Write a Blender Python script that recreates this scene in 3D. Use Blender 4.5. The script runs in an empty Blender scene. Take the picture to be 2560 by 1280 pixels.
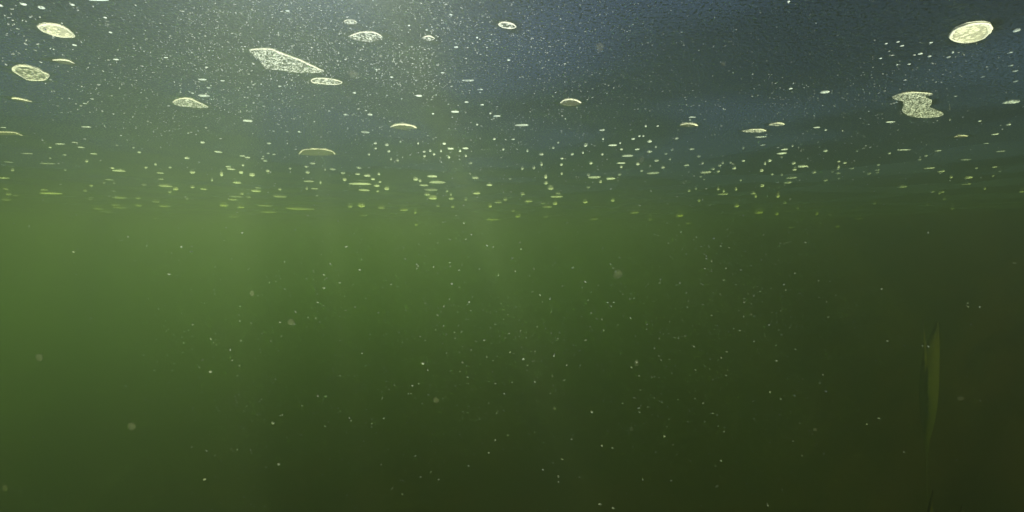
import bpy, bmesh, math, random
from mathutils import Vector, Matrix, noise
S = bpy.context.scene
COL = S.collection
random.seed(11)

# ---------------------------------------------------------------- camera, sky, sun, exposure
DEPTH = 0.35            # camera this far below the water surface (z = 0)
F = 1060.0              # focal length in photo pixels (photo 2560 x 1280)
YH = 600.0              # photo row of the water horizon
PITCH = math.atan((640 - YH) / F)
cam_data = bpy.data.cameras.new("camera")
cam = bpy.data.objects.new("camera", cam_data)
COL.objects.link(cam)
cam_data.sensor_width = 36
cam_data.lens = 36 * F / 2560
cam_data.clip_start = 0.01
cam_data.clip_end = 3000
cam.location = (0, 0, -DEPTH)
cam.rotation_euler = (math.pi / 2 - PITCH, 0, 0)
S.camera = cam

SUN_EL, SUN_AZ = 50.5, -31.0
world = bpy.data.worlds.new("World")
S.world = world
world.use_nodes = True
wn = world.node_tree
sky = wn.nodes.new("ShaderNodeTexSky")
sky.sky_type = 'NISHITA'
sky.sun_disc = False
sky.sun_elevation = math.radians(SUN_EL)
sky.sun_rotation = math.radians(SUN_AZ)
sky.ozone_density = 6
sky.dust_density = 0.1
wn.links.new(sky.outputs[0], wn.nodes['Background'].inputs[0])
wn.nodes['Background'].inputs[1].default_value = 0.15
sun_data = bpy.data.lights.new("sun", 'SUN')
sun_data.energy = 5.0
sun_data.angle = math.radians(0.5)
sun_data.color = (1, .96, .9)
sun = bpy.data.objects.new("sun", sun_data)
COL.objects.link(sun)
e, a = math.radians(SUN_EL), math.radians(SUN_AZ)
to_sun = Vector((math.sin(a) * math.cos(e), math.cos(a) * math.cos(e), math.sin(e)))
sun.location = to_sun * 20
sun.rotation_euler = to_sun.to_track_quat('Z', 'Y').to_euler()

S.view_settings.view_transform = 'Standard'
S.view_settings.look = 'None'
S.view_settings.exposure = 0.86
S.view_settings.gamma = 1
c = S.cycles
c.use_denoising = True
c.volume_bounces = 4
c.max_bounces = 12
c.diffuse_bounces = 4
c.transparent_max_bounces = 32
c.caustics_reflective = False
c.caustics_refractive = False
c.sample_clamp_indirect = 4

# ---------------------------------------------------------------- helpers
def mat(name):
    m = bpy.data.materials.new(name)
    m.use_nodes = True
    m.node_tree.nodes.clear()
    return m, m.node_tree.nodes, m.node_tree.links


def node(N, kind, **inputs):
    n = N.new(kind)
    for k, v in inputs.items():
        n.inputs[k].default_value = v
    return n


def link_mesh(name, verts, faces, mats, parent=None, smooth=True, slots=None):
    me = bpy.data.meshes.new(name)
    me.from_pydata(verts, [], faces)
    for m in mats if isinstance(mats, (list, tuple)) else [mats]:
        me.materials.append(m)
    if slots:
        me.polygons.foreach_set("material_index", slots)
    if smooth:
        me.polygons.foreach_set("use_smooth", [True] * len(me.polygons))
    me.update()
    o = bpy.data.objects.new(name, me)
    COL.objects.link(o)
    if parent is not None:
        o.parent = parent
    return o


def tag(o, label, category, group=None):
    o["label"] = label
    o["category"] = category
    if group:
        o["group"] = group
    return o


def ray(px, py):
    """direction of a photo pixel, scaled to 1 along the lens axis"""
    x, y = (px - 1280) / F, (640 - py) / F
    cp, sp = math.cos(PITCH), math.sin(PITCH)
    return Vector((x, cp + y * sp, -sp + y * cp))


CAM = Vector((0, 0, -DEPTH))
FAR = 6.5


def on_surface(px, py, far=FAR):
    """where a photo pixel meets the water surface, and its depth along the lens axis"""
    r = ray(px, py)
    t = DEPTH / r.z if r.z > 1e-6 else 1e9
    t = min(t, far)
    return CAM + r * t, t


# ---------------------------------------------------------------- materials
SILT = (.024, .0125, .0048)
# the water body: green absorbing, forward scattering murk
SS, SA = (.150, .185, .20), (.188, .112, .52)
DENS = .71
m_haze, N, L = mat("murky_water")
out = N.new("ShaderNodeOutputMaterial")
pv = N.new("ShaderNodeVolumePrincipled")
colr = [s / DENS for s in SS]
absn = [max(0.0, 1 - SA[i] / (DENS * (1 - colr[i]))) ** 2 for i in range(3)]
pv.inputs['Color'].default_value = (*colr, 1)
pv.inputs['Absorption Color'].default_value = (*absn, 1)
pv.inputs['Density'].default_value = DENS
pv.inputs['Anisotropy'].default_value = .865
L.new(pv.outputs[0], out.inputs['Volume'])

# water surface: mirror below the critical angle, clear above it, lightly rippled
m_water, N, L = mat("water_surface")
out = N.new("ShaderNodeOutputMaterial")
mix = N.new("ShaderNodeMixShader")
fres = node(N, "ShaderNodeFresnel", IOR=1.33)
clear = N.new("ShaderNodeBsdfTransparent")
gloss = node(N, "ShaderNodeBsdfGlossy", Roughness=.01)
geo = N.new("ShaderNodeNewGeometry")
n1 = node(N, "ShaderNodeTexNoise", Scale=5.0, Detail=3.0)
n2 = node(N, "ShaderNodeTexNoise", Scale=60.0, Detail=1.0)
madd = N.new("ShaderNodeMath")
madd.operation = 'MULTIPLY_ADD'
madd.inputs[1].default_value = .06
bump = node(N, "ShaderNodeBump", Strength=1.0, Distance=.009)
L.new(geo.outputs['Position'], n1.inputs['Vector'])
L.new(geo.outputs['Position'], n2.inputs['Vector'])
L.new(n2.outputs[0], madd.inputs[0])
L.new(n1.outputs[0], madd.inputs[2])
L.new(madd.outputs[0], bump.inputs['Height'])
L.new(bump.outputs[0], fres.inputs['Normal'])
L.new(bump.outputs[0], gloss.inputs['Normal'])
L.new(fres.outputs[0], mix.inputs[0])
L.new(clear.outputs[0], mix.inputs[1])
L.new(gloss.outputs[0], mix.inputs[2])
# film of pollen and dust on the water, its patches shaped to cast light shafts
film_n = node(N, "ShaderNodeTexNoise", Scale=1.9, Detail=1.0, Roughness=.4)
film_r = N.new("ShaderNodeMapRange")
film_r.inputs['From Min'].default_value = .43
film_r.inputs['From Max'].default_value = .59
film_r.inputs['To Min'].default_value = .42
film_r.inputs['To Max'].default_value = .92
grain = node(N, "ShaderNodeTexNoise", Scale=190.0, Detail=2.0, Roughness=.6)
grain_r = N.new("ShaderNodeMapRange")
grain_r.inputs['From Min'].default_value = .34
grain_r.inputs['From Max'].default_value = .52
both = N.new("ShaderNodeMath")
both.operation = 'MULTIPLY'
dust_d = node(N, "ShaderNodeBsdfDiffuse", Color=(.024, .035, .064, 1))  # blue put into the dust colour to stand in for skylight
dust_t = node(N, "ShaderNodeBsdfTranslucent", Color=(.024, .035, .064, 1))
dust = N.new("ShaderNodeAddShader")
film_mix = N.new("ShaderNodeMixShader")
L.new(geo.outputs['Position'], film_n.inputs['Vector'])
L.new(geo.outputs['Position'], grain.inputs['Vector'])
L.new(film_n.outputs[0], film_r.inputs[0])
L.new(grain.outputs[0], grain_r.inputs[0])
L.new(film_r.outputs[0], both.inputs[0])
L.new(grain_r.outputs[0], both.inputs[1])
L.new(dust_d.outputs[0], dust.inputs[0])
L.new(dust_t.outputs[0], dust.inputs[1])
opened = N.new("ShaderNodeAttribute")
opened.attribute_name = "open_water"
shut = N.new("ShaderNodeMath")
shut.operation = 'SUBTRACT'
shut.inputs[0].default_value = 1.0
kept = N.new("ShaderNodeMath")
kept.operation = 'MULTIPLY'
L.new(opened.outputs['Fac'], shut.inputs[1])
L.new(shut.outputs[0], kept.inputs[0])
L.new(both.outputs[0], kept.inputs[1])
L.new(kept.outputs[0], film_mix.inputs[0])
L.new(mix.outputs[0], film_mix.inputs[1])
L.new(dust.outputs[0], film_mix.inputs[2])
L.new(film_mix.outputs[0], out.inputs['Surface'])

# silt of the lake bed
m_silt, N, L = mat("lake_silt")
out = N.new("ShaderNodeOutputMaterial")
df = N.new("ShaderNodeBsdfDiffuse")
tn = node(N, "ShaderNodeTexNoise", Scale=3.0, Detail=6.0)
rmp = N.new("ShaderNodeValToRGB")
rmp.color_ramp.elements[0].color = (*[v * .6 for v in SILT], 1)
rmp.color_ramp.elements[1].color = (*[v * 1.5 for v in SILT], 1)
L.new(tn.outputs[0], rmp.inputs[0])
L.new(rmp.outputs[0], df.inputs[0])
L.new(df.outputs[0], out.inputs[0])


def foam_material(name, color, see_through, lace=0.0, scale=250.0, translucent=.65):
    """wet foam: lets light through; lace > 0 opens clear gaps between the little cells"""
    m, N, L = mat(name)
    out = N.new("ShaderNodeOutputMaterial")
    d = node(N, "ShaderNodeBsdfDiffuse", Color=(*color, 1))
    t = node(N, "ShaderNodeBsdfTranslucent", Color=(*color, 1))
    body = node(N, "ShaderNodeMixShader", Fac=translucent)
    clear = N.new("ShaderNodeBsdfTransparent")
    mix = node(N, "ShaderNodeMixShader", Fac=see_through)
    L.new(d.outputs[0], body.inputs[1])
    L.new(t.outputs[0], body.inputs[2])
    L.new(body.outputs[0], mix.inputs[1])
    L.new(clear.outputs[0], mix.inputs[2])
    tc = N.new("ShaderNodeNewGeometry")
    if lace:
        v = node(N, "ShaderNodeTexVoronoi", Scale=scale)
        w = node(N, "ShaderNodeTexNoise", Scale=scale * .35, Detail=2.0)
        add = N.new("ShaderNodeMath")
        add.operation = 'MULTIPLY_ADD'
        add.inputs[1].default_value = .9
        mr = node(N, "ShaderNodeMapRange")
        mr.inputs['From Min'].default_value = .68
        mr.inputs['From Max'].default_value = 1.0
        mr.inputs['To Min'].default_value = see_through
        mr.inputs['To Max'].default_value = min(1.0, see_through + lace)
        L.new(tc.outputs['Position'], v.inputs['Vector'])
        L.new(tc.outputs['Position'], w.inputs['Vector'])
        L.new(w.outputs[0], add.inputs[0])
        L.new(v.outputs['Distance'], add.inputs[2])
        L.new(add.outputs[0], mr.inputs[0])
        L.new(mr.outputs[0], mix.inputs[0])
    L.new(mix.outputs[0], out.inputs['Surface'])
    return m


m_rim = foam_material("foam_rim_highlight", (.95, .95, .93), .0, translucent=.95)  # white bead stands in for skylight refracted at the near edge
m_foam = foam_material("speckled_foam", (.88, .93, .98), .2, lace=.75, scale=270, translucent=.95)
m_foam_top = foam_material("foam_top_skin", (.9, .89, .8), .88, translucent=.9)
m_cream = foam_material("cream_foam", (.92, .91, .8), .0, lace=.6, scale=150, translucent=.9)
m_wrinkle = foam_material("wrinkled_skin", (.9, .92, .85), .35, lace=.55, scale=140, translucent=.9)
m_skin = foam_material("bubble_skin", (.9, .9, .8), .94, translucent=.9)
m_bub = foam_material("bubble_foam", (.8, .9, 1.0), .0, translucent=.95)
m_bub_top = foam_material("bubble_top", (.9, .9, .8), .88, translucent=.9)
m_speck = foam_material("silt_speck", (.62, .68, .74), .0, translucent=.95)
m_jelly = foam_material("jelly_flake", (.75, .75, .62), .9, translucent=.8)
m_weed_sun_side = foam_material("weed_sun_side", (.3, .32, .06), .9, translucent=.8)  # paler clear copy for sun-facing faces, so the leaf glows through
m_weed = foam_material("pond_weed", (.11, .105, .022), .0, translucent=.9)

# ---------------------------------------------------------------- the setting
X0, X1, Y0, Y1 = -40, 40, -25, 60
BED, ADDED_SHORE = -2.7, 5.2  # the rise to a shore is added to darken that side


def bed_z(x, y):
    """lake bed: deep, with an added rise to a shore that darkens the positive x side"""
    past = x - ADDED_SHORE + .3 * math.sin(y * .9) + .12 * math.sin(y * 2.3 + 1)
    deep = BED + .15 * math.sin(x * 1.3) * math.sin(y * 1.1)
    z = max(deep, min(.02, past))
    return z + (.05 * noise.noise(Vector((x * 2.2, y * 2.2, 0))) if z < -.1 else 0)


xs = [-40 + 2 * i for i in range(20)] + [.2 * i for i in range(0, 51)] + [12 + 2 * i for i in range(15)]
ys = [-25 + i for i in range(24)] + [-1 + .25 * i for i in range(44)] + [10 + 2 * i for i in range(26)]
nx = len(xs)
bed = link_mesh("lake_bed", [(x, y, bed_z(x, y)) for y in ys for x in xs],
                [(j * nx + i, j * nx + i + 1, (j + 1) * nx + i + 1, (j + 1) * nx + i)
                 for j in range(len(ys) - 1) for i in range(nx - 1)], m_silt)
bed["kind"] = "structure"

wx = [X0, -12, -6] + [round(-3 + .02 * i, 3) for i in range(301)] + [6, 12, X1]
wy = [Y0, -5, 0] + [round(.4 + .02 * i, 3) for i in range(131)] + [5, 12, 30, Y1]
nwx = len(wx)
water = link_mesh("water", [(x, y, 0) for y in wy for x in wx],
                  [(j * nwx + i, j * nwx + i + 1, (j + 1) * nwx + i + 1, (j + 1) * nwx + i)
                   for j in range(len(wy) - 1) for i in range(nwx - 1)], m_water, smooth=False)
water["kind"] = "structure"
open_water = water.data.attributes.new("open_water", 'FLOAT', 'POINT')      # 1 where foam has pushed the dust film aside, less in the added shaft lanes


def clear_film(poly):
    """the dust film keeps clear of a floating patch"""
    c0 = sum(poly, Vector()) / len(poly)
    grown = [c0 + (p - c0) * (1 + .008 / max((p - c0).length, .01)) for p in poly]
    x0, x1 = min(p.x for p in grown), max(p.x for p in grown)
    y0, y1 = min(p.y for p in grown), max(p.y for p in grown)
    for j, y in enumerate(wy):
        if y0 - .02 <= y <= y1 + .02:
            for i, x in enumerate(wx):
                if x0 - .02 <= x <= x1 + .02 and (inside(x, y, grown)):
                    open_water.data[j * nwx + i].value = 1.0


zb, zt = BED - 1.3, .06
h0, h1, k0, k1 = X0 - 1, X1 + 1, Y0 - 1, Y1 + 1
haze = link_mesh("haze", [(h0, k0, zb), (h1, k0, zb), (h1, k1, zb), (h0, k1, zb), (h0, k0, zt), (h1, k0, zt), (h1, k1, zt), (h0, k1, zt)],
                 [(0, 3, 2, 1), (4, 5, 6, 7), (0, 1, 5, 4), (1, 2, 6, 5), (2, 3, 7, 6), (3, 0, 4, 7)], m_haze, smooth=False)
haze["kind"] = "stuff"


def shaft_lane(px, py, half, clear):
    """an added lane in the dust film, in line with camera and sun, to make a light shaft"""
    n = to_sun.cross(ray(px, py)).normalized()               # plane of the light sheet
    h = Vector((n.x, n.y, 0)).length
    for j, y in enumerate(wy):
        for i, x in enumerate(wx):
            if .35 < y < 2.7 and abs(x) < 3.1:
                d = abs(n.dot(Vector((x, y, 0)) - CAM)) / h + .012 * noise.noise(Vector((x * 6, y * 6, 3)))
                v = clear * max(0.0, min(1.0, (half + .03 - d) / .06))
                k = j * nwx + i
                open_water.data[k].value = max(open_water.data[k].value, v)


shaft_lane(1365, 1000, .04, .6)  # lanes added only for the light shafts they make
shaft_lane(600, 1000, .05, .35)
shaft_lane(880, 1000, .01, .4)

# ---------------------------------------------------------------- floating foam
def resample(pts, step, closed):
    pts = list(pts) + ([pts[0]] if closed else [])
    # smooth the traced outline a little (Catmull-Rom), then walk along it
    fine = []
    n = len(pts)
    for i in range(n - 1):
        p1, p2 = pts[i], pts[i + 1]
        p0 = pts[i - 1] if i > 0 else (pts[-2] if closed else p1)
        p3 = pts[i + 2] if i + 2 < n else (pts[1] if closed else p2)
        for k in range(8):
            t = k / 8
            fine.append(.5 * ((2 * p1) + (p2 - p0) * t + (2 * p0 - 5 * p1 + 4 * p2 - p3) * t * t + (3 * p1 - p0 - 3 * p2 + p3) * t ** 3))
    fine.append(pts[-1])
    res = [fine[0]]
    for p in fine[1:]:
        if (p - res[-1]).length >= step:
            res.append(p)
    if closed and (res[-1] - res[0]).length < step * .6:
        res.pop()
    return res


def tube(path, radii, closed, seg=6):
    """a bead swept along a level path, half sunk in the surface"""
    V, Fc = [], []
    n = len(path)
    for i, p in enumerate(path):
        q0 = path[(i - 1) % n] if closed or i > 0 else p
        q1 = path[(i + 1) % n] if closed or i < n - 1 else p
        d = (q1 - q0)
        d = d.normalized() if d.length > 1e-9 else Vector((1, 0, 0))
        s = Vector((d.y, -d.x, 0))
        for k in range(seg):
            ang = 2 * math.pi * k / seg
            r = radii[i] * (1 + .25 * noise.noise(p * 180 + Vector((k, 0, 0))))
            V.append(p + s * math.cos(ang) * r + Vector((0, 0, math.sin(ang) * r * .6 - r * .12)))
    for i in range(n if closed else n - 1):
        j = (i + 1) % n
        for k in range(seg):
            Fc.append((i * seg + k, i * seg + (k + 1) % seg, j * seg + (k + 1) % seg, j * seg + k))
    if not closed:
        Fc.append(tuple(range(seg))[::-1])
        Fc.append(tuple((n - 1) * seg + k for k in range(seg)))
    return V, Fc


def inside(x, y, poly):
    r = False
    j = len(poly) - 1
    for i in range(len(poly)):
        xi, yi, xj, yj = poly[i].x, poly[i].y, poly[j].x, poly[j].y
        if (yi > y) != (yj > y) and x < (xj - xi) * (y - yi) / (yj - yi) + xi:
            r = not r
        j = i
    return r


def film_mesh(poly, cell, sag, lump, lump_scale):
    """lumpy sheet filling an outline: bumpy underside, thin top skin, closed along the edge"""
    x0, x1 = min(p.x for p in poly), max(p.x for p in poly)
    y0, y1 = min(p.y for p in poly), max(p.y for p in poly)
    nx, ny = int((x1 - x0) / cell) + 2, int((y1 - y0) / cell) + 2
    cells = {(i, j) for i in range(nx) for j in range(ny) if inside(x0 + (i + .5) * cell, y0 + (j + .5) * cell, poly)}
    idx, V, Fc, slots = {}, [], [], []

    def vert(i, j, top):
        k = (i, j, top)
        if k not in idx:
            x = x0 + (i + .22 * noise.noise(Vector((i * 1.7, j * 1.3, 5)))) * cell
            y = y0 + (j + .22 * noise.noise(Vector((i * 1.1, j * 1.9, 9)))) * cell
            if top:
                z = .0012
            else:
                d = noise.voronoi(Vector((x, y, .3)) * lump_scale)[0]
                z = -sag - lump * max(0.0, 1 - 2.2 * d[0])
            idx[k] = len(V)
            V.append(Vector((x, y, z)))
        return idx[k]
    for (i, j) in sorted(cells):
        q = [(i, j), (i + 1, j), (i + 1, j + 1), (i, j + 1)]
        Fc.append(tuple(vert(*p, 1) for p in q))
        slots.append(1)
        Fc.append(tuple(vert(*p, 0) for p in reversed(q)))
        slots.append(0)
        for (di, dj), (s, t) in (((0, -1), (0, 1)), ((1, 0), (1, 2)), ((0, 1), (2, 3)), ((-1, 0), (3, 0))):
            if (i + di, j + dj) not in cells:
                Fc.append((vert(*q[s], 0), vert(*q[t], 0), vert(*q[t], 1), vert(*q[s], 1)))
                slots.append(0)
    return V, Fc, slots


def floating(name, category, label, outline, n_rim, rim_px, film, group=None, closed=False, far_rim=.5):
    """a patch or big bubble traced on the surface: outline in photo pixels, its first n_rim points carry a white bead that stands in for refracted skylight"""
    world_pts = []
    depth = 0
    for px, py in outline:
        p, t = on_surface(px, py)
        world_pts.append(Vector((p.x, p.y, 0)))
        depth += t / len(outline)
    clear_film(world_pts)
    ctr = sum(world_pts, Vector()) / len(world_pts)
    root = bpy.data.objects.new(name, None)
    root.empty_display_size = .02
    COL.objects.link(root)
    root.location = ctr
    tag(root, label, category, group)
    px_m = depth / F
    loc = [p - ctr for p in world_pts]
    step = max(2.2 * px_m, .0015)
    if film is not None:
        fm, cell_px, sag, lump = film
        cell = cell_px * px_m
        V, Fc, sl = film_mesh(resample(loc, step, True), cell, sag * px_m, lump * px_m, 1 / (cell * 2.6))
        o = link_mesh("film", V, Fc, [fm, m_foam_top if fm is not m_skin else m_skin], root, slots=sl)
    path = resample(loc if closed else loc[:n_rim], step, closed)
    n = len(path)
    near = min(p.y for p in path)
    span = max(p.y for p in path) - near + 1e-6
    rad = []
    for i, p in enumerate(path):
        if closed:
            f = 1 - (1 - far_rim) * (p.y - near) / span
        else:
            f = .45 + .55 * math.sin(math.pi * (i + .5) / n) ** .5
        rad.append(rim_px * .75 * px_m * f * (1 + .3 * noise.noise((p + ctr) * 60)))
    V, Fc = tube(path, rad, closed)
    up = [1 if sum(V[q].z for q in f) / len(f) > sum(v.z for v in V) / len(V) else 0 for f in Fc]
    link_mesh("rim", V, Fc, [m_rim, m_bub_top], root, slots=up)
    return root


PATCHES = "foam patches floating on the surface"
BUBBLES = "bubbles under the water surface"
SPECK = (m_foam, 1.5, 1.0, 1.6)
CREAM = (m_cream, 1.6, 1.2, 2.2)
CLEAR = (m_skin, 2.0, .6, .8)
# (name, short name for labels, label, outline, rim points, rim width px, film, closed, far rim)
LANDMARKS = [
 ("foam_patch", "long torn foam patch", "largest foam patch, long and torn, sloping down between the cigar-shaped and lens-shaped ones",
  [(624,125),(637,123),(662,122),(682,124),(700,132),(725,141),(750,150),(775,162),(797,172),(809,177),(804,181),(775,181),(750,181),(725,178),(705,175),(682,173),(665,170),(655,160),(646,146),(635,140)], 10, 3.4, SPECK, False, 1),
 ("foam_patch", "cigar-shaped foam patch", "small cigar-shaped speckled foam patch just below the tip of the largest torn patch",
  [(779,200),(790,196),(812,196),(835,199),(854,205),(846,210),(825,211),(800,208),(782,206)], 5, 2.4, SPECK, True, .7),
 ("foam_patch", "lens-shaped foam patch", "lens-shaped speckled foam patch above the cigar-shaped one, under a smaller patch",
  [(873,91),(887,85),(907,80),(935,81),(952,89),(955,94),(942,101),(922,104),(900,101),(880,96)], 5, 3.2, SPECK, False, 1),
 ("foam_patch", "small patch over the lens-shaped one", "small pale speckled foam patch just above the bigger lens-shaped patch",
  [(860,54),(867,50),(882,50),(892,56),(885,59),(870,59.5),(862,57)], 4, 2.2, SPECK, False, 1),
 ("foam_patch", "dome-shaped foam patch", "small dome-shaped foam patch with bright rim, beside the lens-shaped patch",
  [(1056,95),(1065,90.5),(1077,90.5),(1086,96),(1077,100.5),(1065,100)], 4, 2.6, SPECK, False, 1),
 ("foam_patch", "lone bright oval", "bright little oval foam patch, alone high near the surface at mid width",
  [(1247,60),(1257,55.5),(1272,57),(1285,62),(1289,68),(1277,71),(1260,69),(1251,65)], 5, 3.2, SPECK, True, .6),
 ("foam_patch", "leaf-shaped foam patch", "leaf-shaped speckled foam patch drawn out to one pointed tip, below a short dash",
  [(432,256),(440,250),(457,246),(475,247),(495,255),(520,267),(510,269),(490,269),(470,266),(447,264)], 6, 2.6, SPECK, False, 1),
 ("foam_patch", "hook-shaped foam patch", "ragged hook-shaped foam patch with one deep notch, in the dark water",
  [(2231,242),(2247,236),(2270,232),(2295,231),(2330,234),(2328,237),(2312,241),(2318,246),(2328,251),(2327,260),(2323,267),(2335,274),(2350,280),(2358,285),(2350,290),(2330,293),(2305,294),(2282,291),(2265,285),(2255,275),(2259,267),(2259,257),(2255,251),(2240,249)], 5, 2.4, SPECK, False, 1),
 ("bubble", "upper cream oval", "cream oval bubble with thick bright near rim, upper one of the two ovals",
  [(101,66),(115,61),(135,61),(155,66),(172,76),(185,90),(170,92),(150,91),(125,84),(106,76)], 6, 6.5, CREAM, True, .5),
 ("bubble", "lower cream oval", "cream oval bubble with clear wrinkled middle, lower one of the two ovals",
  [(34,172),(40,166),(55,164),(75,166),(95,172),(108,180),(121,187),(112,199),(95,201),(70,199),(50,188),(37,179)], 7, 4.4, (m_wrinkle, 1.8, 1.0, 2.0), True, .45),
 ("bubble", "biggest cream oval", "biggest cream oval bubble with wrinkled middle, alone in the darkest upper corner",
  [(2378,94),(2380,84),(2388,74),(2408,65),(2435,59),(2460,59),(2471,65),(2474,75),(2465,88),(2448,99),(2420,105),(2395,102)], 8, 7.5, CREAM, True, .65),
 ("bubble", "slim arch between the ovals", "slim bright arched bubble rim between the two cream ovals",
  [(132,150),(150,149),(170,151),(187,159),(160,159),(140,153)], 4, 3.0, CLEAR, False, 1),
 ("bubble", "slim arch under the ovals", "slim tilted bubble rim just under the lower cream oval",
  [(30,246),(40,245.5),(60,249),(81,254.5),(55,253)], 4, 3.0, CLEAR, False, 1),
 ("bubble", "arch cut by the frame edge", "long thin bubble arch cut off by the picture edge, at mid height of the foam",
  [(-10,329),(0,329.5),(32,330.5),(45,334),(57,339),(30,337),(0,337)], 5, 2.6, CLEAR, False, 1),
 ("bubble", "cap-shaped bubble", "cap-shaped bubble with bright arched rim and glassy middle, alone in clear dark water",
  [(1401,257),(1410,250),(1427,248),(1442,251),(1453,257),(1440,263),(1425,264),(1410,262)], 5, 3.8, (m_skin, 1.4, 1.0, 1.6), False, 1),
 ("bubble", "long drooping arch", "long thick bright arched bubble with one drooping end, near mid width",
  [(976,317),(990,311.5),(1010,310.5),(1030,314),(1042,320),(1015,323),(990,321)], 5, 4.2, CLEAR, False, 1),
 ("bubble", "widest arch", "widest arched bubble, bright drooping rim at both ends over a faint film",
  [(747.5,385),(757.5,375),(780,372),(810,373),(830,378),(837.5,385),(815,388),(777,388)], 6, 2.8, CLEAR, False, 1),
 ("bubble", "paired lower arch", "bright arched bubble just below a short dash, over the dotted belt",
  [(1700,312.5),(1710,309),(1730,309),(1744,314),(1727,316.5),(1710,315.5)], 4, 3.4, CLEAR, False, 1),
 ("bubble", "fringed arch", "long flat bubble arch with a fine fringe hanging under its rim",
  [(1855,327.5),(1880,323.5),(1905,323.5),(1915,327.5),(1890,331),(1870,330)], 4, 2.6, (m_foam, 1.4, .8, 1.6), False, 1),
 ("bubble", "arch above the fringed one", "shorter bright bubble arch just above and beside the long fringed arch",
  [(1922.5,312.5),(1932,308.5),(1952,307.5),(1961,311),(1945,314)], 4, 2.6, (m_foam, 1.4, .8, 1.2), False, 1),
 ("bubble", "thin arch in the dark", "thin bright bubble arch in dark water below the hook-shaped foam patch",
  [(2385,342.5),(2400,338.5),(2419,340),(2405,343)], 3, 2.0, CLEAR, False, 1),
]
REFS = []
for nm, short, label, outline, k, rw, film, closed, far in LANDMARKS:
    floating(nm, "foam patch" if nm == "foam_patch" else "bubble", label, outline, k, rw, film,
             PATCHES if nm == "foam_patch" else BUBBLES, closed, far)
    REFS.append((sum(p[0] for p in outline) / len(outline), sum(p[1] for p in outline) / len(outline), short))

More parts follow.
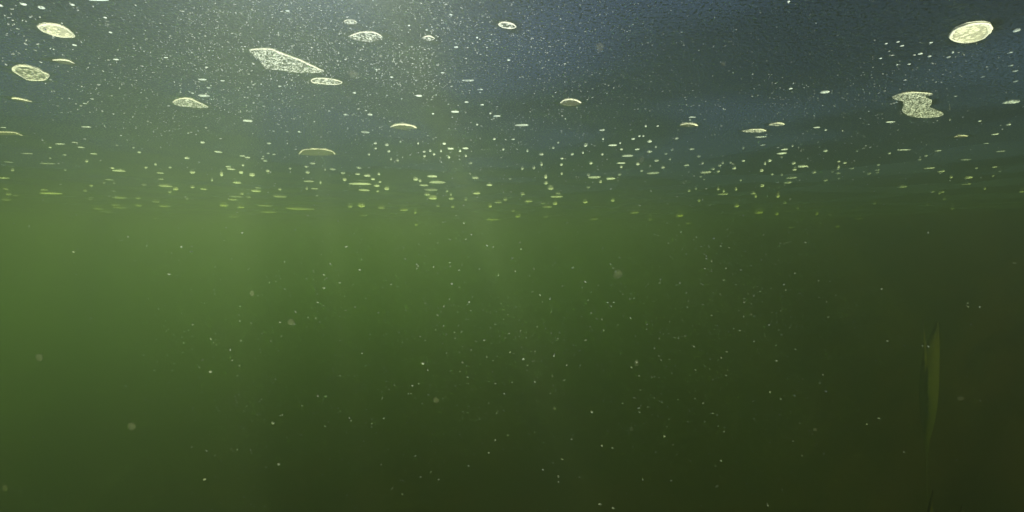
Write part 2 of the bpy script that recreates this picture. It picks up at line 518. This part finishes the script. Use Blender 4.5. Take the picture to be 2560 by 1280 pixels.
# ---------------------------------------------------------------- the smaller bubbles: x, y, width, height in photo pixels
SMALL = """
506.2,200,20,6 556.2,202.5,10,3.5 521.2,220,9,4.5 290,149.5,13.8,5 415,144.5,10,3.5 58.8,12,13.8,8.8 103.8,20.8,16.2,10.5 181.2,13.2,10,7.5
1,15.5,10,9 276.2,82,7.5,5.5 186.2,113.8,9.5,6.5 263,45,7.5,5.5 230,248,8,3.5 212.5,259.5,8.5,3.5 481.2,233.8,6,4 516.2,168.8,7.5,4
510,240.5,27.5,8.5 619.5,303.2,23.8,7.5 247.5,1,47.5,5.5 718.8,28.2,10.5,5 1127.5,38,8,4 1140,119.2,11,6 1192.5,95,5.5,4.5 1022.5,64.5,5.5,4.5
1066.8,75.5,6,3.5 941.2,175,5.5,5 1106.2,182.5,10,4 978.8,193.8,8,4 885.8,233.2,8.5,5 699.5,216.2,7,3.5 1047.5,240.5,15.5,6.5 1170,202,32.5,6.5
1200,224.5,15.5,4.5 1166.2,256.2,10.5,5 915,277,6.5,3.5 925,287.5,11.5,7 864.5,287.5,11.5,5 1137.5,280.5,20.5,6.5 1082.5,285,6,4.5 1225.8,284.2,5.5,5
1237,291.2,7.5,6 1193,312,6.5,5 1242,291.2,17.5,5.5 1271.8,150.8,9,4.5 1205,262.5,9,4 1725,300.8,5,4.5 2527.5,257,37.5,11 2061.8,231.8,23,8.5
2225.8,305.5,22,4 2541.2,78,15.5,12 2300.5,135.5,10.5,6 2323.8,141.8,7.5,6 2371.2,143.8,9.5,6 2381.2,132.5,5.5,6.5 2245,105.5,7.5,5 2327.5,107.5,8,5
2255,115.5,9,5 2215,110,7,4.5 2524.5,133.2,10,7 2526.2,165,10,6 2537.5,178.8,11,7 2456.2,193.2,8,6 2242.5,162.5,4.5,4 2272.5,161.2,7.5,4
2201.2,146.8,6.5,4 2538.8,204.5,9,6 1976.2,222.5,9,5 1971.2,5,6.5,6 2388.8,241.2,6,4 2448.8,303.2,6.5,4.5 8.8,319.2,12.5,3 216.2,318,23,4.5
150.8,360.5,23,3.5 187,356.8,12.5,3.5 202.5,369.2,12.5,4.5 125,369.2,5,3 67,384.5,26.2,4 162,387.8,7.5,3 234.5,385,15,3.5 216.8,404.2,6.5,5
125.5,396.2,4.5,3.5 21.2,405.8,17,4.5 120,409.5,34.5,4.5 31.2,426.2,6,5 163,425.5,4.5,4 281.2,421.2,7.5,4.5 297.5,428,27.5,5.5 400.8,433,15,3.5
481.2,431.8,12,7 402.5,448.5,10.5,3.5 273,449.8,16,3.8 414.5,466.2,27,7 439.5,473.8,11.5,6.5 388.8,411.8,5.5,5.5 365,419.5,6,4.5 425,419.2,6.5,5
10,445.8,21.2,4 260,457.5,6,4 228.2,465,7.5,4 212.5,478,7.5,3.5 284.2,478,7.5,3 111.2,475,12.5,3 127.5,484.5,47.5,5.5 360,462.5,10,5
481.2,468.8,9,4.5 509.5,473.5,15,4 425,480.5,7.5,5 13.8,473,9,3.5 21.2,486.2,10,5.5 38.8,489.2,10,3 16.2,500,15,4.5 298.8,495,27,6.5
226.2,498.8,7.5,4.5 228.8,494.2,10,3 390,505,15,5.5 411.2,516.2,22.5,5 288.8,513.2,16.2,4 300,520,25,4 346.2,514.5,12.5,3.5 246.2,522.5,17.5,4
263.8,530.5,25,3.5 345,496.2,10,3.5 591.2,492.5,29.5,5.5 582.5,500,20,3.5 621.2,493.2,10,5.5 605,485.5,9,4 592.5,457.5,17.5,6 602.5,432,9.5,6.5
577.5,423.8,17.5,5 570.8,417.5,12,4.5 606.2,390.5,12.5,3.5 618.8,394.5,11.5,4.5 545.8,380.8,17,6 506.2,357,9.5,6.5 467.5,396.2,10.5,5.5
348.2,381.5,7.5,5 333.8,369.5,4,3.5 607.5,413.8,5.5,4.5 553.8,437.5,7.5,11.2 630,438.8,12.5,7 530,451.2,4.5,6.2 560,514.5,18.8,6 602.5,518.8,15,4
585,542.5,22.5,3.5 388.8,546.2,12.5,3.5 467.5,497.5,6,4.5 285,458,5,3.5 913,331.8,20.5,8 718.2,329.5,8,4.5 749.2,330.5,9,5 683.2,328,5.5,4.5
672.5,359.2,9.5,5.5 670.8,384.2,7.5,4.5 684.5,386.8,8,4 656.2,397,6.5,4.5 663.2,403,9.5,4.5 657.5,391.2,4.5,3.5 669.5,428.2,9.5,7 725,421.8,6,4
781.5,409.2,13,6 765,417.2,8,5 769,431.8,10.5,6.5 832,424.2,15,6.5 857.5,433,10.5,6.5 861.2,450,9.5,7 772.5,454.2,23.8,5 801.2,457.5,4.5,6.2
786.2,472.5,16.5,4.5 766.8,472.5,5.5,7 699.2,474.2,7.5,4.5 699.5,492,30.5,7 663.8,515,32.5,5.5 751.2,523,65.5,8 672.5,531.2,32.5,3.5
897.5,420.2,10.5,6.5 893.8,436,11.5,5.5 918,440.2,17,6 932.5,448.8,10.5,5 947,435.8,7,6 900,460.8,55.5,7 941.8,465.5,15.5,6 966.8,473,13,6.5
910,476.2,27.5,5.5 938.2,359,8,6 966.8,363.2,9.5,6.5 938.8,372,6.5,4.5 972,379,7,6 922,386.5,7,6 993.8,402,6,6 977.5,398.8,5.5,5 1060,380,7.5,4.5
1075,378,6.5,5.5 1061.2,391.2,7,5.5 1085,386.8,7,5 1102.5,379,5.5,5.5 1122.5,394.2,6.5,6 1110.5,360,9,6 1127,372.5,15,5.5 1163.8,372,15.5,6
1150,378.5,6.5,5 1164.5,390.8,6,5 1175.8,408.5,10,7 1235.8,348.2,7,6 1258,374.2,6,5 1001.2,355,4.5,5.5 1045,359.5,4.5,6.2 1080.8,442.2,26.2,6
1093,457.2,41.2,8.5 1060,464.2,23,6 1078,475.8,32.5,7 1067.5,487,14,6 1082,496.2,21.2,8.5 1039.2,449.2,13,7.5 1050,453,7.5,5.5 1128,497,14,7
1127,487.5,5.5,5 1188.2,445.5,17,6.5 1223.2,463.5,16.5,6 1191.2,484.2,19.5,6 1245,506.8,18.8,5 1262.5,499.2,10.5,7.5 903.2,515.5,18,9 953.8,520,18,8
1010,525.5,20,6.5 875,517,12.5,6 913.8,538.8,6.5,5.5 906.2,538.2,12.5,3.5 1037.5,532.5,5.5,9 1132,517.5,9.5,5.5 1225,516.2,10,6.5 1231.2,549.2,35,6.5
1040.8,561.8,9.5,6.5 1275,447.5,7.5,5 640,478.8,22.5,5.5 645,470,12.5,5 1163.8,499.2,8,7.5 1095,515,9,6.2 812.5,425,4.5,6.2 1117.5,478.8,5,5
943.8,478.8,7,3.5 950,455.5,7,4 1304.5,314,35,7 1730.5,293.5,19,4 1505,326.2,13.5,5 1901.2,343,28,4.5 1907,363.2,12.5,4.5 1582.5,348,9,5
1598.2,340.8,6,5 1608,340.8,5,4.5 1623.8,355,12,6.5 1691.2,347,9.5,5.5 1550,358,5.5,5 1531.2,364,22,5.5 1553.2,374.2,7.5,5 1593,374.2,12,5
1623.8,380,14,7 1639.2,368,5.5,5 1679.5,375.5,7,5 1728.8,373.8,12.5,5.5 1664.5,385,7,5.5 1568.8,390.8,28,7 1746.8,391.2,10,6.5 1674.2,398.5,6.5,5.5
1641.2,402.5,11.5,6 1553,408.5,20.5,5 1594,411.5,9.5,6 1553,418,6.5,6 1657,419.5,10,6.5 1604,427.5,7.5,5.5 1632,433.8,31.2,7.5 1715.8,414,12.5,5.5
1756.2,408.8,6.5,6 1764.2,432,25,6.5 1782.5,423,8,6 1795,429.2,8.5,5.5 1798.8,414,8.5,6.5 1806.2,408,6.5,6 1825.8,407.5,5,5.5 1858,402.5,8.5,5
1835,421.5,10,6.5 1857.5,371.2,5.5,8.8 1903.8,427.5,9.5,6 1912,410.5,5.5,7 1751.2,441.8,7.5,5 1549,436.8,9.5,7 1486.2,444.5,31.2,7
1525.8,447.5,22.5,7 1470.5,437.5,7,6 1500.8,455.5,7.5,6 1470.5,468.5,9,6.5 1476.8,409,9,6.5 1505.5,386.8,6.5,5 1430,386.5,8,6 1463.8,364.5,9,8.5
1457,382.5,5,6 1395,357.5,6,6 1383,370.5,6.5,5.5 1353.2,387,11,6 1404.5,396.8,9,5.5 1403,412.5,7.5,6 1334.2,420.5,8,8.5 1305.5,422.5,6.5,7.5
1353,412.5,7,10 1364.5,458.8,11.5,6.5 1376.2,472,15.5,9 1403.8,435,6,6 1363.8,443.8,8.5,8.5 1395,483.8,11.5,5.5 1391.2,493,31.2,6 1307,486,10.5,5.5
1321.2,504,20,5.5 1367.5,517.5,25,7 1387,510,12.5,6.5 1357.5,508.8,12.5,4 1282.5,527.5,9.5,6.5 1295,541.8,15,5.5 1365,541.8,12.5,5 1463,505.8,12,6
1531.2,502.2,9.5,4.5 1484.5,547.5,21.2,7 1586.2,532,21.2,5.5 1624.5,548.8,10.5,12.5 1698.8,539.5,18,6.5 1721.2,557.5,15,6.5 1747.5,502.5,6.5,5
1739.5,471.8,7.5,7 1722,477.5,7.5,6.5 1795,473.8,6,6 1808,486.2,23.8,5 1808.8,479.2,5,4.5 1839.5,474.2,6.5,6 1882.5,484.2,11.5,5.5 1888.8,491.8,7,6
1905,465.5,10,6 1850.8,451,6,5.5 1841.2,516,11.5,6 1897,532,18,6 1282.5,348.8,9,4.5 1507.5,348,5.5,5 1318.2,378,5,5.5 1643.8,315.5,6.5,4
1613.8,316.2,5,4.5 1760,448.8,5,4.5 2041.8,319.2,16.5,4 2063.8,325.8,6.5,4.5 2258.8,375.2,33.8,3.5 2345,377.5,13,4 2501.2,378.8,19.5,4
2414.5,399.8,23,4 2487.5,336.5,12.5,5.5 2520.8,312.5,9.5,5.5 1960.8,374.5,15.5,5 1954.2,384.5,21.5,6.5 2063,378.2,9,4.5 1983.8,409.2,9,6
2007,417.2,23,5.5 1985.8,425,10,4.5 1979.2,445.2,23,7 1970,457,18,6.5 2035,431.8,10,6.5 2063,451.5,9.5,5.5 2096.8,404.5,7,4 2111.8,408,8,4.5
2096.2,418.2,6.5,4.5 2095,422.5,5.5,4.5 2095,433.8,10.5,4.5 2097,446.5,5,4 2129,421.8,11,3.5 2195.8,412.5,6.5,4 2193,425.8,11,3 2193.2,431.8,7,5
2172.5,434.5,8,6 2323.2,421.2,21.2,5 2353.2,429.2,14,5 2314.5,390.2,7,4 2298.8,399.5,6.5,4 2223,384.5,6,3.5 2421.2,445,14,5 2415.8,461,16.5,5
2255.5,467.5,17.5,6 2377,443.8,6.5,4.5 2331.2,480,9,5 2355.5,480,6.5,4.5 2348,484.2,5.5,5.5 2360,498.5,6.5,4.5 1943.8,491.2,9,8 2185.5,509,7,6
2486.2,417.8,9.5,4 2465,359,10.5,3 2553.8,480,8,3.5 1930,437,6,4.5 1954.5,437.5,5.5,4.5 1923.8,402.5,9,6.5 1980.8,365.8,5,5 2081.2,430,5.5,4.5
1941.2,535.5,9,6.5 1961.2,508,7,5.5 2041.2,535.5,7.5,5.5 2146.2,546.8,15.5,5 1978,568,11,5 2051.2,558,6.5,4.5 2093,566.2,9.5,7.5 2380.5,521.8,7.5,4
2276.2,538.8,5.5,7 2073.8,537,9,3.5 2250.8,565.8,7.5,4.5 1993.8,521.8,4.5,4 2318.2,513,4,5 2499.5,428.5,5.5,3 2440.5,420.8,5.5,3 2461.2,472.5,5.5,4
2482.5,440,5,3.5 
"""
small = [tuple(float(v) for v in it.split(',')) for it in SMALL.split()]
small.sort(key=lambda b: -b[2] * b[3] - (4 if b[1] < 480 else 0))
N_SINGLE = 300 - sum(1 for l in LANDMARKS if l[0] == "bubble") - 3


def lens(w, h, px, py, seed):
    """a flat drop of foam hanging in the surface: rounded underside, low dome on top"""
    r0 = ray(px, py)
    d0 = min(DEPTH / max(r0.z, 1e-3), FAR)
    fs = .6 * h if w > h else .5 * h
    depth_px = F * DEPTH / d0 ** 2          # photo pixels per metre of depth extent
    p, d = on_surface(px, py - h / 2 + fs / 2)
    W = w * d / F
    Wy = min(W, fs / max(depth_px, 1e-3))
    th = .65 * max((h - Wy * depth_px) * d / F, .3 * h * d / F)
    V, Fc, sl = [], [], []
    seg, rings = 14, 4
    sq = .72 if w / h > 1.9 else 1.0
    jit = [1 + .16 * noise.noise(Vector((seed * 3.1, k * .55, 2))) for k in range(seg)]
    bend = (.18 if w / h > 2.2 else 0) * th * (1 if noise.noise(Vector((seed, 7.7, 1))) > -.3 else -1)
    for lev in range(-rings, rings + 1):
        u = lev / (rings + .35)
        rr = math.sqrt(max(0, 1 - u * u))
        for k in range(seg):
            ang = 2 * math.pi * k / seg
            cx, cy = math.cos(ang), math.sin(ang)
            cx = math.copysign(abs(cx) ** sq, cx)
            x, y = cx * W / 2 * rr * jit[k], cy * Wy / 2 * rr * jit[(k + 3) % seg]
            z = u * (th if u < 0 else th * .25) - bend * (2 * x / W) ** 2
            V.append(Vector((x, y, z)))
    for i in range(2 * rings):
        for k in range(seg):
            Fc.append((i * seg + k, i * seg + (k + 1) % seg, (i + 1) * seg + (k + 1) % seg, (i + 1) * seg + k))
            sl.append(1 if i >= rings else 0)
    Fc.append(tuple(range(seg))[::-1])
    sl.append(0)
    Fc.append(tuple(2 * rings * seg + k for k in range(seg)))
    sl.append(1)
    return p, V, Fc, sl


def shape_of(b):
    q = b[2] / b[3]
    faint = "faint " if b[1] > 497 else ""
    if q >= 4.3:
        return faint + ("long thin streak" if b[2] > 26 else "thin streak")
    if q >= 2.4:
        return faint + ("broad bar" if b[2] > 20 else "small dash")
    if q >= 1.6:
        return faint + ("blunt oblong bubble" if b[2] > 8.5 else "little oval bubble")
    if q >= .85:
        return faint + ("round bubble" if b[2] > 7.4 else "tiny round bubble")
    return faint + "upright speck"


def sector(dx, dy):
    """dy grows downwards in the photo"""
    names = ["to the right of", "below and right of", "straight below", "below and left of",
             "to the left of", "above and left of", "straight above", "above and right of"]
    return names[int(((math.degrees(math.atan2(dy, dx)) + 22.5) % 360) // 45)]


singles = small[:N_SINGLE]
# the most striking of the small ones serve as landmarks too, each with a label of its own
STRIKING = [
 (127.5, 484.5, "long faint streak", "long faint streak low in the foam belt, under a short dash"),
 (120, 409.5, "tilted thin streak", "thin bright tilted streak alone below a row of short dashes"),
 (900, 460.8, "wavy streak", "long slightly wavy pale streak with a blob hanging under it"),
 (1093, 457.2, "thick arched bar", "thick pale arched bar with a shorter bar stacked just above it"),
 (751.2, 523, "long smeared streak", "longest faint smeared streak at the bottom of the foam belt"),
 (1304.5, 314, "flat arched bar", "bright flat arched bar, alone beside a short dash high up"),
 (1568.8, 390.8, "leaning arched bar", "bright arched bar above a thinner one, in the dotted belt"),
 (1632, 433.8, "crooked bar", "broad crooked bar with a small dot above each end"),
 (1486.2, 444.5, "longer of two blunt bars", "longer of two blunt bars lying end to end"),
 (1764.2, 432, "frayed bar", "pale bar with frayed end and a dot hanging under it"),
 (2257, 375, "long thin line", "longest thin bright line in the dark side water"),
 (2527.5, 257, "tilted sausage", "yellowish sausage-shaped bubble tilted up, in the darkest water near the picture edge"),
 (2061.8, 231.8, "humped bubble", "humped bright bubble alone among fine specks over the dark belt"),
 (1739, 493, "faint bar at the belt foot", None),
 (1170.0, 202.0, "bright bar under the specks", "bright frayed bar alone under dense specks at mid width"),
 (1900, 343, "straight bar below the fringed arch", "straight bright bar just below the long fringed arch"),
 (2541, 78, "round bubble by the biggest oval", "large round bubble beside the biggest cream oval, by the picture edge"),
 (215.5, 318.5, "lone thin dash", "thin bright dash alone above a pair of dashes, below fine specks"),
 (2225.8, 305.5, "dash below the hook", "thin bright dash just below the hook-shaped foam patch"),
 (712.5, 493, None, None),
]
labels = {}
for sx, sy, short, lab in STRIKING:
    if lab is None:
        continue
    k = min(range(len(singles)), key=lambda i: (singles[i][0] - sx) ** 2 + (singles[i][1] - sy) ** 2)
    if (singles[k][0] - sx) ** 2 + (singles[k][1] - sy) ** 2 < 64:
        labels[k] = lab
        REFS.append((singles[k][0], singles[k][1], short))
    else:
        print("no bubble near", sx, sy)

ORD = ["nearest", "second nearest", "third nearest", "fourth nearest", "fifth nearest", "sixth nearest"]
used = set(labels.values())
for k, b in enumerate(singles):
    if k in labels:
        continue
    best = None
    sh = shape_of(b)
    for rx, ry, short in REFS:
        dx, dy = b[0] - rx, b[1] - ry
        dist = math.hypot(dx, dy)
        if dist < 3 or dist > 420:
            continue
        sec = sector(dx, dy)
        same = [o for o in singles if o is not b and shape_of(o) == sh and sector(o[0] - rx, o[1] - ry) == sec]
        rank = sum(1 for o in same if math.hypot(o[0] - rx, o[1] - ry) < dist)
        if rank >= len(ORD):
            continue
        if rank == 0 and dist < 32:
            text = f"{sh} just {sec.replace('to the ', '').replace('straight ', '')} the {short}"
        else:
            text = f"{sh}, {ORD[rank]} such one {sec} the {short}"
        if text in used or len(text.replace('-', ' ').split()) > 16:
            continue
        cost = dist + 70 * rank
        if best is None or cost < best[0]:
            best = (cost, text)
    if best is None:
        best = (0, f"{sh} far from other bubbles in the murky water")
    labels[k] = best[1]
    used.add(best[1])

for k, b in enumerate(singles):
    p, V, Fc, sl = lens(b[2], b[3], b[0], b[1], k * .37)
    o = link_mesh("bubble", V, Fc, [m_bub, m_bub_top], slots=sl)
    o.location = p
    tag(o, labels[k], "bubble", BUBBLES)

AV, AF, AS = [], [], []
for k, b in enumerate(small[N_SINGLE:]):
    p, V, Fc, sl = lens(b[2], b[3], b[0], b[1], 200 + k * .37)
    n0 = len(AV)
    AV += [v + p for v in V]
    AF += [tuple(i + n0 for i in f) for f in Fc]
    AS += sl
o = link_mesh("tiny_bubbles", AV, AF, [m_bub, m_bub_top], slots=AS)
o["kind"] = "stuff"

# ---------------------------------------------------------------- silt specks drifting in the water
bm = bmesh.new()
bmesh.ops.create_icosphere(bm, subdivisions=1, radius=1)
ICO_V = [v.co.copy() for v in bm.verts]
ICO_F = [tuple(v.index for v in f.verts) for f in bm.faces]
bm.free()
R = random.Random(5)
SV, SF, SS_ = [], [], []


def speck(px, py, size, lo=.3, hi=1.7, stretch=2.6):
    r = ray(px, py)
    top = (DEPTH - .008) / r.z if r.z > 1e-3 else 99
    top = min(top, hi)
    if top < lo:
        return
    d = lo + (top - lo) * R.random() ** .8
    p = CAM + r * d
    if p.z < bed_z(p.x, p.y) + .02:
        return
    rad = size * .44 * d / F
    rot = Matrix.Rotation(R.uniform(0, 6.28), 3, 'X') @ Matrix.Rotation(R.uniform(0, 6.28), 3, 'Z')
    sc = Vector((R.uniform(1, stretch), R.uniform(.6, 1), R.uniform(.5, .9))) * rad
    n0 = len(SV)
    for v in ICO_V:
        q = Vector((v.x * sc.x, v.y * sc.y, v.z * sc.z)) * R.uniform(.8, 1.15)
        SV.append(p + rot @ q)
    for f in ICO_F:
        SF.append(tuple(i + n0 for i in f))
        SS_.append(1 if sum(SV[i].z for i in SF[-1]) / 3 > p.z else 0)


def scatter(n, cx, cy, sx, sy, smin, smax, x0=-20, x1=2580, y0=-20, y1=1290, lo=.3, hi=1.7, skew=2.5):
    k = tries = 0
    while k < n and tries < n * 20:
        tries += 1
        px, py = R.gauss(cx, sx), R.gauss(cy, sy)
        if not (x0 < px < x1 and y0 < py < y1):
            continue
        # drifting clouds of specks: thin them out by a broad noise
        if noise.noise(Vector((px / 170, py / 110, 4.2))) + R.uniform(-.55, .65) < -.1:
            continue
        speck(px, py, smin + (smax - smin) * R.random() ** skew, lo, hi)
        k += 1


scatter(3600, 930, 130, 330, 120, 1.4, 4, y1=430, skew=3)
scatter(1100, 500, 180, 200, 100, 1.6, 4.2, y1=430, skew=3)
scatter(700, 1350, 220, 260, 130, 1.6, 3.5, y1=480, skew=3)
scatter(280, 2080, 280, 170, 70, 1.8, 3.7, y0=110, y1=450)
scatter(60, 2290, 170, 90, 50, 2.2, 4.5, y0=100, y1=300)
scatter(35, 2480, 240, 60, 90, 2.1, 4.8, y0=110, y1=480)
scatter(60, 60, 60, 90, 60, 4.0, 7.5)
scatter(350, 1250, 430, 600, 90, 1.9, 4, y0=250, y1=620)
scatter(1000, 1350, 830, 560, 240, 1.7, 4.6, y0=580, hi=1.0, skew=3.5)
scatter(80, 1250, 930, 260, 170, 1.5, 4.0, y0=580, hi=.9)
scatter(150, 700, 1000, 180, 180, 1.7, 4.4, y0=600, hi=.9)
scatter(120, 1700, 780, 180, 130, 1.7, 4.4, y0=580, hi=.9)
for px, py, s in [(1057, 908, 8), (1500, 1261, 8), (1533, 1270, 7), (1396, 1191, 7), (1592, 905, 7), (1661, 1090, 6), (683, 1057, 8), (697, 1160, 8),
                  (511, 1198, 9), (1479, 1030, 8), (453, 617, 7), (184, 629, 8), (1971, 6, 7), (2449, 767, 5), (2065, 978, 7), (1217, 613, 6), (1946, 1198, 5),
                  (422, 685, 10), (736, 810, 5), (1280, 645, 5), (526, 929, 8), (790, 795, 6), (1335, 672, 6), (1129, 709, 6)]:
    speck(px, py, s, .35, 1.0, 1.5)
o = link_mesh("drifting_silt", SV, SF, [m_speck, m_bub_top], slots=SS_)
o["kind"] = "stuff"

# soft jelly flakes close to the lens
FLAKES = [
 (1605, 400, 17, 21, .5, "pale grey drop-shaped jelly flake hanging among the bubbles, above the crooked bar"),
 (1545, 685, 27, 26, .55, "largest squarish jelly flake drifting in clear green water below the bubbles"),
 (728, 806, 19, 21, .5, "round jelly flake drifting above a cloud of specks in green water"),
 (630, 733, 13, 18, .55, "small upright jelly flake drifting above the round flake"),
 (98, 893, 20, 20, .5, "faint round jelly flake, alone in olive water near the picture edge"),
 (330, 1066, 22, 22, .5, "faint round jelly flake deep in the dark olive water"),
 (1592, 907, 16, 17, .5, "brighter knobbly jelly flake at the foot of a cloud of specks"),
 (1090, 1000, 17, 15, .6, "greenish ragged jelly flake among dense specks, deep below the bubbles"),
 (1386, 1021, 9, 8, .6, "tiny yellowish flake in the pale slanting light shaft"),
 (1579, 1073, 13, 12, .6, "faint tan jelly flake deep below the knobbly flake"),
 (1878, 786, 9, 9, .6, "tiny dim flake in dark green water beside a scatter of specks"),
 (2038, 1074, 11, 10, .6, "tiny tan flake, deepest in the dark brown-green water"),
 (2403, 996, 20, 10, .6, "flat brownish flake in the dark water beyond the weed leaf"),
 (12, 1220, 14, 20, .7, "yellowish frayed flake in the lower picture corner"),
 (885, 186, 26, 22, .45, "large faint jelly flake just beyond the cigar-shaped foam patch tip"),
 (1500, 118, 22, 22, .45, "faint brownish jelly flake below the lone bright oval, in speckled water"),
 (1808, 160, 16, 12, .5, "small tan jelly flake high in the empty dark blue water"),
]


def flake(px, py, w, h, d, label, i):
    c0 = CAM + ray(px, py) * d
    V, Fc = [], []
    seg, rings = 16, 8
    for r in range(rings + 1):
        th = math.pi * r / rings
        for k in range(seg):
            ph = 2 * math.pi * k / seg
            n = Vector((math.sin(th) * math.cos(ph), math.sin(th) * math.sin(ph), math.cos(th)))
            q = 1 + .28 * noise.noise(n * 1.6 + Vector((i * 5.3, 0, 0))) + .1 * noise.noise(n * 4 + Vector((0, i * 3.1, 0)))
            V.append(Vector((n.x * w * q, n.y * (w + h) * .3 * q, n.z * h * q)) * (.5 * d / F))
    for r in range(rings):
        for k in range(seg):
            Fc.append((r * seg + k, r * seg + (k + 1) % seg, (r + 1) * seg + (k + 1) % seg, (r + 1) * seg + k))
    o = link_mesh("jelly_flake", V, Fc, m_jelly)
    o.location = c0
    tag(o, label, "flake", "jelly flakes drifting near the lens")


jn, jl = m_jelly.node_tree.nodes, m_jelly.node_tree.links
lw = node(jn, "ShaderNodeLayerWeight", Blend=.5)            # a soft blob is thin at its edge
soft = node(jn, "ShaderNodeMapRange")
soft.inputs['To Min'].default_value = .9
soft.inputs['To Max'].default_value = 1.05
jl.new(lw.outputs['Facing'], soft.inputs[0])
jl.new(soft.outputs[0], [n for n in jn if n.type == 'MIX_SHADER'][1].inputs[0])
for i, f in enumerate(FLAKES):
    flake(*f, i)

# ---------------------------------------------------------------- water weeds on the sloping bed
def blade(parent, pts, width, name="leaf"):
    """a curved strap leaf with a thick midrib: points in world space relative to the plant's root"""
    V, Fc = [], []
    n = len(pts)
    for i, p in enumerate(pts):
        t = i / (n - 1)
        w = width * (max(0.0, math.sin(math.pi * max(0, (t - .42) / .58))) ** .8 + .07)
        d = (pts[min(i + 1, n - 1)] - pts[max(i - 1, 0)]).normalized()
        s = d.cross(Vector((.25, 1, .1))).normalized()
        nn = s.cross(d)
        wav = .12 * w * math.sin(t * 9)
        for sx, sn in ((-.5, .1), (0, .22), (.5, .1), (.5, -.02), (0, -.1), (-.5, -.02)):
            V.append(p + s * sx * w + nn * (sn * .25 * w + wav))
    for i in range(n - 1):
        for k in range(6):
            Fc.append((i * 6 + k, i * 6 + (k + 1) % 6, (i + 1) * 6 + (k + 1) % 6, (i + 1) * 6 + k))
    Fc.append(tuple(range(6))[::-1])
    Fc.append(tuple((n - 1) * 6 + k for k in range(6)))
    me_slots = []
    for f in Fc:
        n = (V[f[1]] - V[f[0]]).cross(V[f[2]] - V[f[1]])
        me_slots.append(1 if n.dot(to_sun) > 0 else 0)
    return link_mesh(name, V, Fc, [m_weed, m_weed_sun_side], parent, slots=me_slots)


def weed(px, py_tip, py_low, d, lean, leaves, label):
    tip = CAM + ray(px, py_tip) * d
    low = CAM + ray(px, py_low) * d
    base = Vector((low.x - lean * .3, low.y, bed_z(low.x - lean * .3, low.y) - .02))
    root = bpy.data.objects.new("water_weed", None)
    COL.objects.link(root)
    root.location = base
    tag(root, label, "water plant", "weeds on the sloping lake bed")
    for dx, dh, w in leaves:
        top = tip - base + Vector((dx, 0, dh))
        pts = []
        for i in range(12):
            t = i / 11
            pts.append(Vector((top.x * t ** 1.6 + .02 * math.sin(t * 5 + dx * 40), top.y * t, top.z * t)))
        blade(root, pts, w)
    return root


weed(2326, 790, 985, 2.7, .02, [(-.06, 0, .02), (.04, -.03, .10)], "dim yellow-green strap-leaved weed rising in the dark water over the sloping bed")
weed(2350, 1225, 1300, 1.15, .3, [(0, 0, .04), (.05, -.04, .035)], "dim weed with slanting leaf tips at the bottom picture edge")
